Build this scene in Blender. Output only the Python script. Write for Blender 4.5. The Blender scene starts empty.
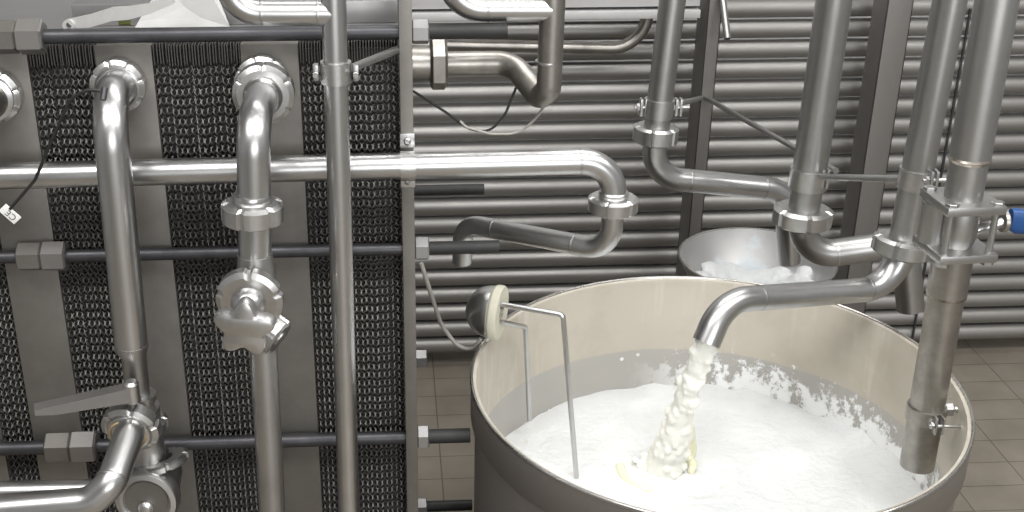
import bpy, bmesh, math, random
from mathutils import Vector, Matrix, noise as mnoise
random.seed(7)
S = bpy.context.scene
COL = S.collection
PI = math.pi
V = Vector

# ------------------------------------------------------------------ camera
H = 2.10
F = 1200.0
PX, PY = 450.0, 256.0
TH, YAW = math.radians(24.0), math.radians(3.0)
CAM = V((0, 0, H))
cam_d = bpy.data.cameras.new('camera')
cam = bpy.data.objects.new('camera', cam_d)
COL.objects.link(cam)
cam.location = CAM
cam.rotation_euler = (PI / 2 - TH, 0, -YAW)
cam_d.sensor_width = 36
cam_d.lens = F / 1024 * 36
cam_d.shift_x = (512 - PX) / 1024
cam_d.clip_start = 0.02
S.camera = cam
_fw = V((math.sin(YAW) * math.cos(TH), math.cos(YAW) * math.cos(TH), -math.sin(TH)))
_rt = V((math.cos(YAW), -math.sin(YAW), 0))
_up = _rt.cross(_fw)


def ray(px, py):
    return _fw + _rt * ((px - PX) / F) + _up * (-(py - PY) / F)


def at(px, py, y):
    """photo pixel -> point at depth y of the room"""
    d = ray(px, py)
    return CAM + d * (y / d.y)


def atz(px, py, z):
    d = ray(px, py)
    return CAM + d * ((z - H) / d.z)


def rad(w, p):
    """radius of a round thing w pixels wide standing at p"""
    return w * 0.5 * (p - CAM).dot(_fw) / F


# ------------------------------------------------------------------ materials
def new_mat(name):
    m = bpy.data.materials.new(name)
    m.use_nodes = True
    nt = m.node_tree
    b = nt.nodes['Principled BSDF']
    return m, nt, b


def steel(name, col, rough, metallic=1.0, var=0.18, scale=6.0, stretch=(1, 1, 1), bump=0.0):
    m, nt, b = new_mat(name)
    N, L = nt.nodes, nt.links
    tc = N.new('ShaderNodeTexCoord')
    mp = N.new('ShaderNodeMapping')
    mp.inputs['Scale'].default_value = stretch
    L.new(tc.outputs['Object'], mp.inputs['Vector'])
    n1 = N.new('ShaderNodeTexNoise')
    n1.inputs['Scale'].default_value = scale
    n1.inputs['Detail'].default_value = 6
    n1.inputs['Roughness'].default_value = 0.65
    L.new(mp.outputs['Vector'], n1.inputs['Vector'])
    r = N.new('ShaderNodeValToRGB')
    r.color_ramp.elements[0].position = 0.3
    r.color_ramp.elements[1].position = 0.7
    d = 1 - var
    r.color_ramp.elements[0].color = (col[0] * d, col[1] * d * 0.995, col[2] * d * 0.985, 1)
    r.color_ramp.elements[1].color = (*col, 1)
    L.new(n1.outputs['Fac'], r.inputs['Fac'])
    L.new(r.outputs['Color'], b.inputs['Base Color'])
    mr = N.new('ShaderNodeMapRange')
    mr.inputs['To Min'].default_value = rough * 1.35
    mr.inputs['To Max'].default_value = rough * 0.8
    L.new(n1.outputs['Fac'], mr.inputs['Value'])
    L.new(mr.outputs['Result'], b.inputs['Roughness'])
    b.inputs['Metallic'].default_value = metallic
    if bump:
        n2 = N.new('ShaderNodeTexNoise')
        n2.inputs['Scale'].default_value = 180
        n2.inputs['Detail'].default_value = 3
        L.new(mp.outputs['Vector'], n2.inputs['Vector'])
        bp = N.new('ShaderNodeBump')
        bp.inputs['Strength'].default_value = bump
        bp.inputs['Distance'].default_value = 0.001
        L.new(n2.outputs['Fac'], bp.inputs['Height'])
        L.new(bp.outputs['Normal'], b.inputs['Normal'])
    return m


def plain(name, col, rough=0.5, metallic=0.0, var=0.1, scale=20):
    return steel(name, col, rough, metallic, var, scale)


M = {}
M['pipe'] = steel('polished_stainless', (0.57, 0.57, 0.57), 0.30, var=0.16, scale=9)
M['pipe_dull'] = steel('dull_stainless', (0.49, 0.487, 0.48), 0.36, var=0.24, scale=9, bump=0.1)
M['pipe_old'] = steel('stained_stainless', (0.42, 0.40, 0.37), 0.38, var=0.4, scale=14, bump=0.15)
M['nut'] = steel('cast_stainless', (0.62, 0.617, 0.61), 0.33, var=0.2, scale=25, bump=0.15)
M['bank'] = steel('matt_tube_steel', (0.37, 0.358, 0.345), 0.48, 0.85, var=0.2, scale=5, stretch=(0.3, 1, 1))
M['post'] = steel('brushed_post_steel', (0.30, 0.288, 0.278), 0.55, var=0.12, scale=4, stretch=(1, 1, 0.3))
M['divider'] = steel('brushed_plate_steel', (0.245, 0.232, 0.214), 0.52, 0.85, var=0.3, scale=6)
M['hplate'] = steel('thin_pressed_steel', (0.19, 0.182, 0.172), 0.50, 0.75, var=0.6, scale=55)
M['cover'] = steel('satin_sheet_steel', (0.38, 0.376, 0.376), 0.45, 0.9, var=0.12, scale=4)
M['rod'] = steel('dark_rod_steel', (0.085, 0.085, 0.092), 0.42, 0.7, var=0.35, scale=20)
M['rubber'] = plain('black_rubber', (0.018, 0.018, 0.018), 0.55)
M['cable'] = plain('black_cable', (0.015, 0.015, 0.015), 0.5)
M['cable_grey'] = plain('grey_cable', (0.42, 0.40, 0.37), 0.55)
M['tag'] = plain('white_tag_plastic', (0.75, 0.74, 0.72), 0.5)
M['ink'] = plain('grey_ink', (0.10, 0.10, 0.10), 0.6)
M['cream'] = plain('cream_plastic', (0.66, 0.64, 0.52), 0.45)
M['blue'] = plain('blue_plastic', (0.010, 0.060, 0.20), 0.4)
M['white_paint'] = plain('white_painted_steel', (0.42, 0.42, 0.41), 0.45, 0.2)
M['lever'] = steel('bright_lever_steel', (0.72, 0.71, 0.69), 0.38, 0.7, var=0.2, scale=12)
M['vat_out'] = steel('vat_shell_steel', (0.25, 0.232, 0.215), 0.45, 0.6, var=0.12, scale=3)
M['rim'] = steel('vat_rim_steel', (0.60, 0.585, 0.56), 0.25, var=0.1)
M['weld'] = steel('weld_bead', (0.55, 0.50, 0.44), 0.3, var=0.7, scale=60)
M['brass'] = plain('green_knob', (0.16, 0.17, 0.05), 0.5)
M['gasket_dark'] = plain('dark_gasket_rubber', (0.045, 0.042, 0.04), 0.6)
M['dome'] = steel('polished_dome', (0.62, 0.62, 0.62), 0.27, var=0.1)
M['beam'] = steel('pale_beam_steel', (0.66, 0.65, 0.65), 0.5, 0.5, var=0.15, scale=6)
M['gasket'] = plain('tan_gasket', (0.40, 0.30, 0.17), 0.6)


# ------------------------------------------------------------------ mesh helpers
class MB:
    def __init__(self):
        self.bm = bmesh.new()

    def box(self, c, s, rot=None, bevel=0.0):
        g = bmesh.ops.create_cube(self.bm, size=1.0)
        vs = g['verts']
        mtx = Matrix.Translation(V(c)) @ (rot.to_4x4() if rot else Matrix.Identity(4)) @ Matrix.Diagonal((*s, 1))
        bmesh.ops.transform(self.bm, matrix=mtx, verts=vs)
        if bevel:
            es = list({e for v in vs for e in v.link_edges})
            bmesh.ops.bevel(self.bm, geom=es, offset=bevel, segments=2, affect='EDGES', profile=0.6)
        return self

    def rings(self, rings, close=False, cap=True):
        """list of vertex rings -> skinned surface"""
        vr = [[self.bm.verts.new(p) for p in r] for r in rings]
        n = len(vr[0])
        for a, b in zip(vr, vr[1:] + ([vr[0]] if close else [])):
            for i in range(n):
                self.bm.faces.new((a[i], a[(i + 1) % n], b[(i + 1) % n], b[i]))
        if cap and not close:
            self.bm.faces.new(list(reversed(vr[0])))
            self.bm.faces.new(vr[-1])
        return self

    def tube(self, path, r, seg=28, cap=True, inner=0.0):
        """round bar along a path; r = radius or a list of radii; inner>0 leaves the ends open"""
        pts = [V(p) for p in path]
        if not isinstance(r, (list, tuple)):
            r = [r] * len(pts)
        ts = []
        for i in range(len(pts)):
            a = pts[max(0, i - 1)]
            b = pts[min(len(pts) - 1, i + 1)]
            ts.append((b - a).normalized())
        t0 = ts[0]
        u = t0.orthogonal().normalized()
        frames = []
        for t in ts:
            u = (u - t * u.dot(t)).normalized()
            frames.append((u.copy(), t.cross(u)))
        rings = [[p + (U * math.cos(2 * PI * k / seg) + W * math.sin(2 * PI * k / seg)) * rr for k in range(seg)]
                 for p, rr, (U, W) in zip(pts, r, frames)]
        if inner:
            ins = [[p + (U * math.cos(2 * PI * k / seg) + W * math.sin(2 * PI * k / seg)) * (rr - inner) for k in range(seg)]
                   for p, rr, (U, W) in zip(pts, r, frames)]
            self.rings(rings + ins[::-1], close=True)
        else:
            self.rings(rings, cap=cap)
        return self

    def lathe(self, prof, o, ax, seg=40, notches=0, depth=0.0, nw=0.16, phase=0.0, close=False, cap=True):
        """prof: list of (radius, height along ax[, notched])"""
        o, ax = V(o), V(ax).normalized()
        u = ax.orthogonal().normalized()
        if abs(ax.z) < 0.9:
            u = (V((0, 0, 1)) - ax * ax.z).normalized()
        w = ax.cross(u)
        rings = []
        for pr in prof:
            rr, h = pr[0], pr[1]
            nf = len(pr) > 2 and pr[2]
            ring = []
            for k in range(seg):
                a = 2 * PI * k / seg
                q = rr
                if nf and notches:
                    x = ((a + phase) * notches / (2 * PI)) % 1.0
                    if x < nw or x > 1 - nw * 0:
                        q = rr - depth
                ring.append(o + ax * h + (u * math.cos(a) + w * math.sin(a)) * q)
            rings.append(ring)
        self.rings(rings, close=close, cap=cap)
        return self

    def nut_ring(self, o, ax, ro, h, ri, notches=6, depth=None, phase=0.3, nw=0.13):
        """slotted round union nut with chamfered edges"""
        d = depth if depth is not None else ro * 0.11
        c = min(h * 0.22, ro * 0.1)
        prof = [(ri, 0), (ro - c * 1.6, 0, 1), (ro, c, 1), (ro, h - c, 1), (ro - c * 1.6, h, 1), (ri * 1.12, h), (ri, h - c * 0.5)]
        return self.lathe(prof, o, ax, seg=72, notches=notches, depth=d, phase=phase, close=True, nw=nw)

    def hexnut(self, o, ax, r, h, ri=0.0, phase=0.0):
        o, ax = V(o), V(ax).normalized()
        c = r * 0.1
        return self.lathe([(r * 0.86, 0), (r, c), (r, h - c), (r * 0.86, h)], o, ax, seg=6)

    def ball(self, c, r, sub=2, scale=(1, 1, 1)):
        g = bmesh.ops.create_icosphere(self.bm, subdivisions=sub, radius=r)
        bmesh.ops.transform(self.bm, matrix=Matrix.Translation(V(c)) @ Matrix.Diagonal((*scale, 1)), verts=g['verts'])
        return self

    def prism(self, poly, vec):
        a = [self.bm.verts.new(V(p)) for p in poly]
        b = [self.bm.verts.new(V(p) + V(vec)) for p in poly]
        n = len(a)
        self.bm.faces.new(a)
        self.bm.faces.new(b[::-1])
        for i in range(n):
            self.bm.faces.new((a[i], b[i], b[(i + 1) % n], a[(i + 1) % n]))
        return self

    def build(self, name, mat, parent=None, smooth=35, label=None):
        bmesh.ops.recalc_face_normals(self.bm, faces=self.bm.faces)
        me = bpy.data.meshes.new(name)
        self.bm.to_mesh(me)
        self.bm.free()
        if smooth:
            me.shade_smooth()
            me.set_sharp_from_angle(angle=math.radians(smooth))
        if mat:
            me.materials.append(mat)
        o = bpy.data.objects.new(name, me)
        COL.objects.link(o)
        if parent:
            o.parent = parent
            root = parent
            off = V((0, 0, 0))
            while root:
                off += root.location
                root = root.parent
            me.transform(Matrix.Translation(-off))
        if label:
            o['label'] = label
        return o


def thing(name, label, cat, loc=(0, 0, 0), group=None):
    o = bpy.data.objects.new(name, None)
    o.empty_display_size = 0.05
    o.location = V(loc)
    COL.objects.link(o)
    tag(o, label, cat, group)
    return o


def tag(o, label, cat, group=None, kind=None):
    o['label'] = label
    o['category'] = cat
    if group:
        o['group'] = group
    if kind:
        o['kind'] = kind
    return o


def bend(pts, rr, n=9):
    """polyline with its corners rounded; rr = bend radius or one per inner corner"""
    pts = [V(p) for p in pts]
    if not isinstance(rr, (list, tuple)):
        rr = [rr] * (len(pts) - 2)
    if not isinstance(rr, (list, tuple)):
        rr = [rr] * (len(pts) - 2)
    out = [pts[0]]
    for i in range(1, len(pts) - 1):
        a, b, c = pts[i - 1], pts[i], pts[i + 1]
        d1, d2 = (a - b).normalized(), (c - b).normalized()
        ang = d1.angle(d2)
        if ang > PI - 0.03 or rr[i - 1] <= 0:
            out.append(b)
            continue
        t = rr[i - 1] / math.tan(ang / 2)
        t = min(t, (a - b).length * 0.49 if i > 1 else (a - b).length * 0.95,
                (c - b).length * 0.49 if i < len(pts) - 2 else (c - b).length * 0.95)
        R = t * math.tan(ang / 2)
        ctr = b + (d1 + d2).normalized() * (R / math.sin(ang / 2))
        s, e = b + d1 * t - ctr, b + d2 * t - ctr
        tot = s.angle(e)
        axn = s.cross(e).normalized()
        for k in range(n + 1):
            out.append(ctr + Matrix.Rotation(tot * k / n, 3, axn) @ s)
    out.append(pts[-1])
    return out


def weld(p, d, r, parent, w=0.0025, mat=None):
    MB().lathe([(r * 0.9, -w), (r + 0.0004, -w), (r + 0.0009, 0), (r + 0.0004, w), (r * 0.9, w)], p, d, seg=32).build('weld_seam', M[mat or 'pipe_dull'], parent)


def proj(p):
    q = V(p) - CAM
    return PX + F * q.dot(_rt) / q.dot(_fw), PY - F * q.dot(_up) / q.dot(_fw)


def weld_on(path, px, py, r, parent, mat=None):
    """weld seam on the path at the place nearest to a photo point"""
    best = None
    for a, b in zip(path, path[1:]):
        for k in range(21):
            p = V(a).lerp(V(b), k / 20)
            u, v = proj(p)
            dd = (u - px) ** 2 + (v - py) ** 2
            if best is None or dd < best[0]:
                best = (dd, p, (V(b) - V(a)).normalized())
    weld(best[1], best[2], r, parent, mat=mat)


def up_to_ceiling(p, ax):
    """carry a run on along its axis to the ceiling"""
    ax = V(ax) if ax[2] > 0 else -V(ax)
    return V(p) + ax * ((ZC - 0.002 - p[2]) / ax.z)


# ------------------------------------------------------------------ the setting
DB = 3.72                 # front of the tube bank
XL, XR, YF, YB, ZC = -3.4, 4.2, -3.2, DB + 0.45, 3.7


def tile_mat(name, c1, c2, grout, size, off=(0, 0, 0), rough=0.45):
    m, nt, b = new_mat(name)
    N, L = nt.nodes, nt.links
    tc = N.new('ShaderNodeTexCoord')
    mp = N.new('ShaderNodeMapping')
    mp.inputs['Location'].default_value = off
    L.new(tc.outputs['Object'], mp.inputs['Vector'])
    br = N.new('ShaderNodeTexBrick')
    br.offset = 0.0
    br.inputs['Scale'].default_value = 1.0
    br.inputs['Brick Width'].default_value = size[0]
    br.inputs['Row Height'].default_value = size[1]
    br.inputs['Mortar Size'].default_value = 0.002
    br.inputs['Mortar Smooth'].default_value = 0.3
    br.inputs['Color1'].default_value = (*c1, 1)
    br.inputs['Color2'].default_value = (*c2, 1)
    br.inputs['Mortar'].default_value = (*grout, 1)
    L.new(mp.outputs['Vector'], br.inputs['Vector'])
    n = N.new('ShaderNodeTexNoise')
    n.inputs['Scale'].default_value = 5
    n.inputs['Detail'].default_value = 7
    L.new(tc.outputs['Object'], n.inputs['Vector'])
    r = N.new('ShaderNodeValToRGB')
    r.color_ramp.elements[0].position = 0.3
    r.color_ramp.elements[0].color = (0.72, 0.70, 0.66, 1)
    r.color_ramp.elements[1].position = 0.7
    r.color_ramp.elements[1].color = (1.05, 1.03, 1.0, 1)
    L.new(n.outputs['Fac'], r.inputs['Fac'])
    mx = N.new('ShaderNodeMixRGB')
    mx.blend_type = 'MULTIPLY'
    mx.inputs['Fac'].default_value = 1
    L.new(br.outputs['Color'], mx.inputs['Color1'])
    L.new(r.outputs['Color'], mx.inputs['Color2'])
    L.new(mx.outputs['Color'], b.inputs['Base Color'])
    b.inputs['Roughness'].default_value = rough
    bp = N.new('ShaderNodeBump')
    bp.inputs['Strength'].default_value = 0.4
    bp.inputs['Distance'].default_value = 0.002
    bp.invert = True
    L.new(br.outputs['Fac'], bp.inputs['Height'])
    L.new(bp.outputs['Normal'], b.inputs['Normal'])
    return m


M['floor'] = tile_mat('floor_tiles', (0.26, 0.235, 0.20), (0.24, 0.215, 0.185), (0.12, 0.105, 0.09), (0.22, 0.122), (0.11 - 0.026, 0.0, 0))
M['wall'] = plain('pale_wall_paint', (0.55, 0.55, 0.545), 0.6, var=0.08, scale=2)
M['wall_dark'] = plain('grey_wall_paint', (0.34, 0.34, 0.34), 0.6, var=0.08, scale=2)
M['ceil'] = plain('ceiling_paint', (0.55, 0.55, 0.545), 0.7, var=0.05, scale=2)


def struct(name, c, s, mat):
    o = MB().box(c, s).build(name, mat, smooth=0)
    o['kind'] = 'structure'
    return o


cx, cy = (XL + XR) / 2, (YF + YB) / 2
struct('floor', (cx, cy, -0.05), (XR - XL, YB - YF, 0.1), M['floor'])
struct('ceiling', (cx, cy, ZC + 0.05), (XR - XL, YB - YF, 0.1), M['ceil'])
struct('wall_back', (cx, YB + 0.05, ZC / 2), (XR - XL, 0.1, ZC), M['wall'])
struct('wall_front', (cx, YF - 0.05, ZC / 2), (XR - XL, 0.1, ZC), M['wall'])
struct('wall_left', (XL - 0.05, cy, ZC / 2), (0.1, YB - YF, ZC), M['wall_dark'])
struct('wall_right', (XR + 0.05, cy, ZC / 2), (0.1, YB - YF, ZC), M['wall_dark'])

# ------------------------------------------------------------------ tube bank along the back
zt = [at(760, 20.5, DB).z, at(760, 61, DB).z, at(650, 212, DB).z, at(1000, 324, DB).z]
PITCH = (zt[0] - zt[1]) / 2
bank = thing('tube_bank', 'wide bank of stacked horizontal matt steel tubes filling the whole background', 'tube bank', (1.0, DB, 0))
R_T = PITCH * 0.45
bx0, bx1 = at(396, 200, DB).x - 0.75, 3.0
z = zt[0] + PITCH * 0.5
k_t = 0
while z > R_T + 0.03:
    MB().tube([(bx0, DB + R_T, z), (bx1, DB + R_T, z)], R_T, seg=32).build('tube', M['bank'], bank)
    z -= PITCH
    k_t += 1
z_low = z + PITCH
for xx in (bx0 + 0.1, bx1 - 0.15):
    MB().box((xx, DB + R_T * 2 + 0.03, (zt[0] + 0.1) / 2), (0.06, 0.05, zt[0] + 0.1), bevel=0.003).build('support_leg', M['post'], bank)
# thin strap that ties the tubes together
pa = at(967, 30, DB - 0.004)
MB().box((pa.x, DB - 0.003, zt[0] / 2 + z_low / 2), (0.006, 0.008, zt[0] - z_low + 0.06)).build('tie_strap', M['rod'], bank)

# ------------------------------------------------------------------ posts behind the vat
YP = 3.52


def post(pl, pr, depth, label, stub=False):
    a, b = at(*pl, YP), at(*pr, YP)
    w = b.x - a.x
    t = thing('steel_post', label, 'post', ((a.x + b.x) / 2, YP + depth / 2, 0), 'steel posts behind the vat')
    c = MB()
    e = 0.004
    # open channel: front web and two side flanges
    c.box(((a.x + b.x) / 2, YP + e / 2, 1.15), (w, e, 2.3), bevel=0.001)
    c.box((a.x + e / 2, YP + depth / 2, 1.15), (e, depth, 2.3), bevel=0.001)
    c.box((b.x - e / 2, YP + depth / 2, 1.15), (e, depth, 2.3), bevel=0.001)
    c.build('channel', M['post'], t)
    MB().box(((a.x + b.x) / 2, YP + depth / 2, 0.006), (w + 0.08, depth + 0.06, 0.012), bevel=0.002).build('foot_plate', M['post'], t)
    return t, a, b


post_l, pa_, pb_ = post((702, 80), (715.5, 80), 0.12, 'narrow upright steel channel post standing behind the small hopper')
a, b = at(721, -14, YP + 0.01), at(727.5, 39, YP - 0.10)
MB().tube([a, b], rad(7, a), seg=18, inner=0.003).build('pipe_stub', M['pipe_dull'], post_l, label='short slanting tube stub at the post top')
post_r, _, _ = post((878, 70), (903, 70), 0.11, 'broad flat-faced steel post between the two big right-hand upright pipes')

# channel beam high on the left of the posts
YT = 3.5
beam = thing('channel_beam', 'pale horizontal steel channel beam at top running left from the narrow post', 'beam', at(560, 10, YT))
x0, x1 = at(330, 10, YT).x, at(702, 8, YT).x - 0.004
zt0, zt1, zt2, zt3 = at(600, -22, YT).z, at(600, 8, YT).z, at(600, 11, YT).z, at(600, 19, YT).z
MB().box(((x0 + x1) / 2, YT + 0.04, (zt0 + zt1) / 2), (x1 - x0, 0.06, zt0 - zt1), bevel=0.002).build('upper_rail', M['beam'], beam)
MB().box(((x0 + x1) / 2, YT + 0.02, (zt2 + zt3) / 2), (x1 - x0, 0.05, zt2 - zt3), bevel=0.002).build('lower_lip', M['beam'], beam)
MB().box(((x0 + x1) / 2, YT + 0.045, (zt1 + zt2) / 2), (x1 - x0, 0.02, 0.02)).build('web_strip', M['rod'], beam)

# ------------------------------------------------------------------ plate heat exchanger
YE = 2.06                     # its front face
DEP = 0.44
phe = thing('plate_heat_exchanger', 'tall plate heat exchanger of packed corrugated plates filling the left side', 'heat exchanger', at(200, 300, YE) * 1.0)
phe.location.z = 0
ztop = at(200, 45, YE).z
zb = 0.12


def xat(px, py):
    return at(px, py, YE).x


div = [(xat(19, 352) - 0.0, xat(70, 352)), (xat(94, 48), xat(151, 48)), (xat(240, 48), xat(298, 48))]
dps = []
for (a, b) in div:
    o = MB().box(((a + b) / 2, YE + DEP / 2, (ztop + zb) / 2), (b - a, DEP, ztop - zb), bevel=0.0015).build('divider_plate', M['divider'], phe)
strip_a, strip_b = xat(402.5, 250), xat(414.5, 250)
for yy, dd in ((YE - 0.044, 0.060), (YE + DEP - 0.02, 0.022)):
    MB().box(((strip_a + strip_b) / 2, yy + dd / 2, 1.0), (strip_b - strip_a, dd, 2.0), bevel=0.0012).build('end_frame_bar', M['divider'], phe)
# corrugated plates: two mirrored wave meshes, one copy per plate
PP = 0.0050


def wave_plate(sign):
    mb = MB()
    lam = 0.0182
    n = int((ztop - zb) / lam * 8)
    th = 0.0010
    prev = None
    y0, y1 = YE + 0.010, YE + DEP - 0.03
    for i in range(n + 1):
        zz = zb + (ztop - zb) * i / n
        amp = PP * 0.45 * min(1.0, max(0.0, (ztop - 0.03 - zz) / 0.02))
        s = math.sin(2 * PI * zz / lam)
        s = max(-1, min(1, s * 1.25))
        xx = sign * amp * s
        dy = 0.006 * (0.5 + 0.5 * math.cos(2 * PI * zz / lam)) ** 1.5 if amp else 0.0
        cur = [mb.bm.verts.new((xx + sx * th, yy, zz)) for sx, yy in ((-1, y0 + dy), (1, y0 + dy), (1, y1), (-1, y1))]
        if prev:
            for q in range(4):
                mb.bm.faces.new((prev[q], prev[(q + 1) % 4], cur[(q + 1) % 4], cur[q]))
        else:
            mb.bm.faces.new(cur[::-1])
        prev = cur
    mb.bm.faces.new(prev)
    o = mb.build('heat_plate', M['hplate'], None, smooth=25)
    return o


protos = [wave_plate(1), wave_plate(-1)]
gaps = [(div[0][0] - 0.06, div[0][0]), (div[0][1], div[1][0]), (div[1][1], div[2][0]), (div[2][1], strip_a)]
cnt = 0
for (a, b) in gaps:
    n = max(1, int((b - a) / PP))
    for i in range(n):
        x = a + (b - a) * (i + 0.5) / n
        src = protos[cnt % 2]
        if cnt < 2:
            o = src
        else:
            o = src.copy()
            COL.objects.link(o)
        o.parent = phe
        o.location = V((x + random.uniform(-0.0004, 0.0004), random.uniform(-0.004, 0.003), random.uniform(-0.003, 0.003))) - phe.location
        cnt += 1
    # dark backing added where gaskets would sit, keeps the gaps from going pitch black
    gw = (b - a - 0.001) / 2
    MB().box((a + gw + 0.0005, YE + 0.026, (ztop + zb) / 2), (gw * 2, 0.008, ztop - zb - 0.03)).build('gasket', M['gasket_dark'], phe, smooth=0)
print('heat plates', cnt)
# cover sheet on top of the pack
xl = div[0][0] - 0.5
MB().box(((xl + strip_a) / 2, YE + 0.27, ztop + 0.008), (strip_a - xl, 0.46, 0.012), bevel=0.002).build('top_cover', M['cover'], phe)
MB().box(((xat(60, 30) + strip_a) / 2, YE + 0.24, ztop + 0.034), (strip_a - xat(60, 30), 0.30, 0.040), bevel=0.003).build('carrying_bar', M['cover'], phe)
lb = div[0][0] - 0.06
MB().box((lb - 0.04, YE + DEP / 2, (ztop + zb) / 2), (0.08, DEP, ztop - zb), bevel=0.002).build('divider_plate', M['divider'], phe)
MB().box(((lb + strip_a) / 2, YE + DEP / 2, zb / 2), (strip_a - lb, DEP - 0.1, zb), bevel=0.004).build('base_frame', M['post'], phe)

# tie rods with coupling nuts (left) and end nuts (right)
YR = YE - 0.020


def tie_rod(pyref, w, nut_l, rod_end_px, yrod, nut_r=True, nut_sz=12):
    p = at(200, pyref, yrod)
    r = rad(w, p)
    xe = min(at(rod_end_px, pyref, yrod).x, 9)
    ro = MB().tube([(lb - 0.1, yrod, p.z), (strip_b, yrod, p.z)], r, seg=20).build('tie_rod', M['rod'], phe)
    sl = [(strip_b, yrod, p.z), (xe, yrod, p.z)]
    MB().tube(sl, r * 1.05, seg=20).build('rod_sleeve', M['rubber'], ro, label='black rubber sleeve on the projecting rod end')
    if nut_l:
        a, b = at(nut_l[0], nut_l[2], yrod).x, at(nut_l[1], nut_l[2], yrod).x
        w_ = (b - a) / 2
        MB().hexnut((a, yrod, p.z), (1, 0, 0), r * 2.3, w_).build('coupling_nut', M['divider'], ro, smooth=20)
        MB().hexnut((a + w_, yrod, p.z), (1, 0, 0), r * 2.42, w_).build('coupling_nut', M['post'], ro, smooth=20)
    if nut_r:
        w2 = at(429, pyref, yrod).x - strip_b  # nut width
        MB().hexnut((strip_b, yrod, p.z), (1, 0, 0), rad(nut_sz * 2.1, p), w2).build('end_nut', M['cover'], ro, smooth=20)
    return ro


tie_rod(34.5, 15, (-8, 45, 40), 507, YR)
tie_rod(253, 13, (19, 68, 260), 499, YR)
tie_rod(443, 14, (47, 98, 448), 470, YR)
YR2 = YE + DEP + 0.02
for py, e in ((190, 484), (358, 424), (506, 472)):
    p = at(440, py, YR2)
    if p.z < 0.1 or py == 0:
        continue
    ro = MB().tube([(lb, YR2, p.z), (strip_b + 0.01, YR2, p.z)], rad(10, p), seg=18).build('tie_rod', M['rod'], phe)
    MB().tube([(strip_b, YR2, p.z), (at(e, py, YR2).x, YR2, p.z)], rad(11, p), seg=18).build('rod_sleeve', M['rubber'], ro)
    if py > 300:
        MB().hexnut((strip_b, YR2, p.z), (1, 0, 0), rad(19, p), at(427, py, YR2).x - strip_b).build('end_nut', M['cover'], ro, smooth=20)

# ------------------------------------------------------------------ vat, curd and stream
U = 1.2
VC = V((0.529 * U, 1.717 * U, 0))
VR = 0.403 * U
ZR = H - U
d = ray(640, 389)
# milk level: where the sight line through its far edge meets the far inside wall
for i in range(2000):
    p = CAM + d * (1.2 + i * 0.001)
    if (p.xy - VC.xy).length >= VR - 0.012 and p.y > VC.y:
        break
ZM = p.z
print('milk level', ZM, 'rim', ZR, 'VC', VC, 'VR', VR)


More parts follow.
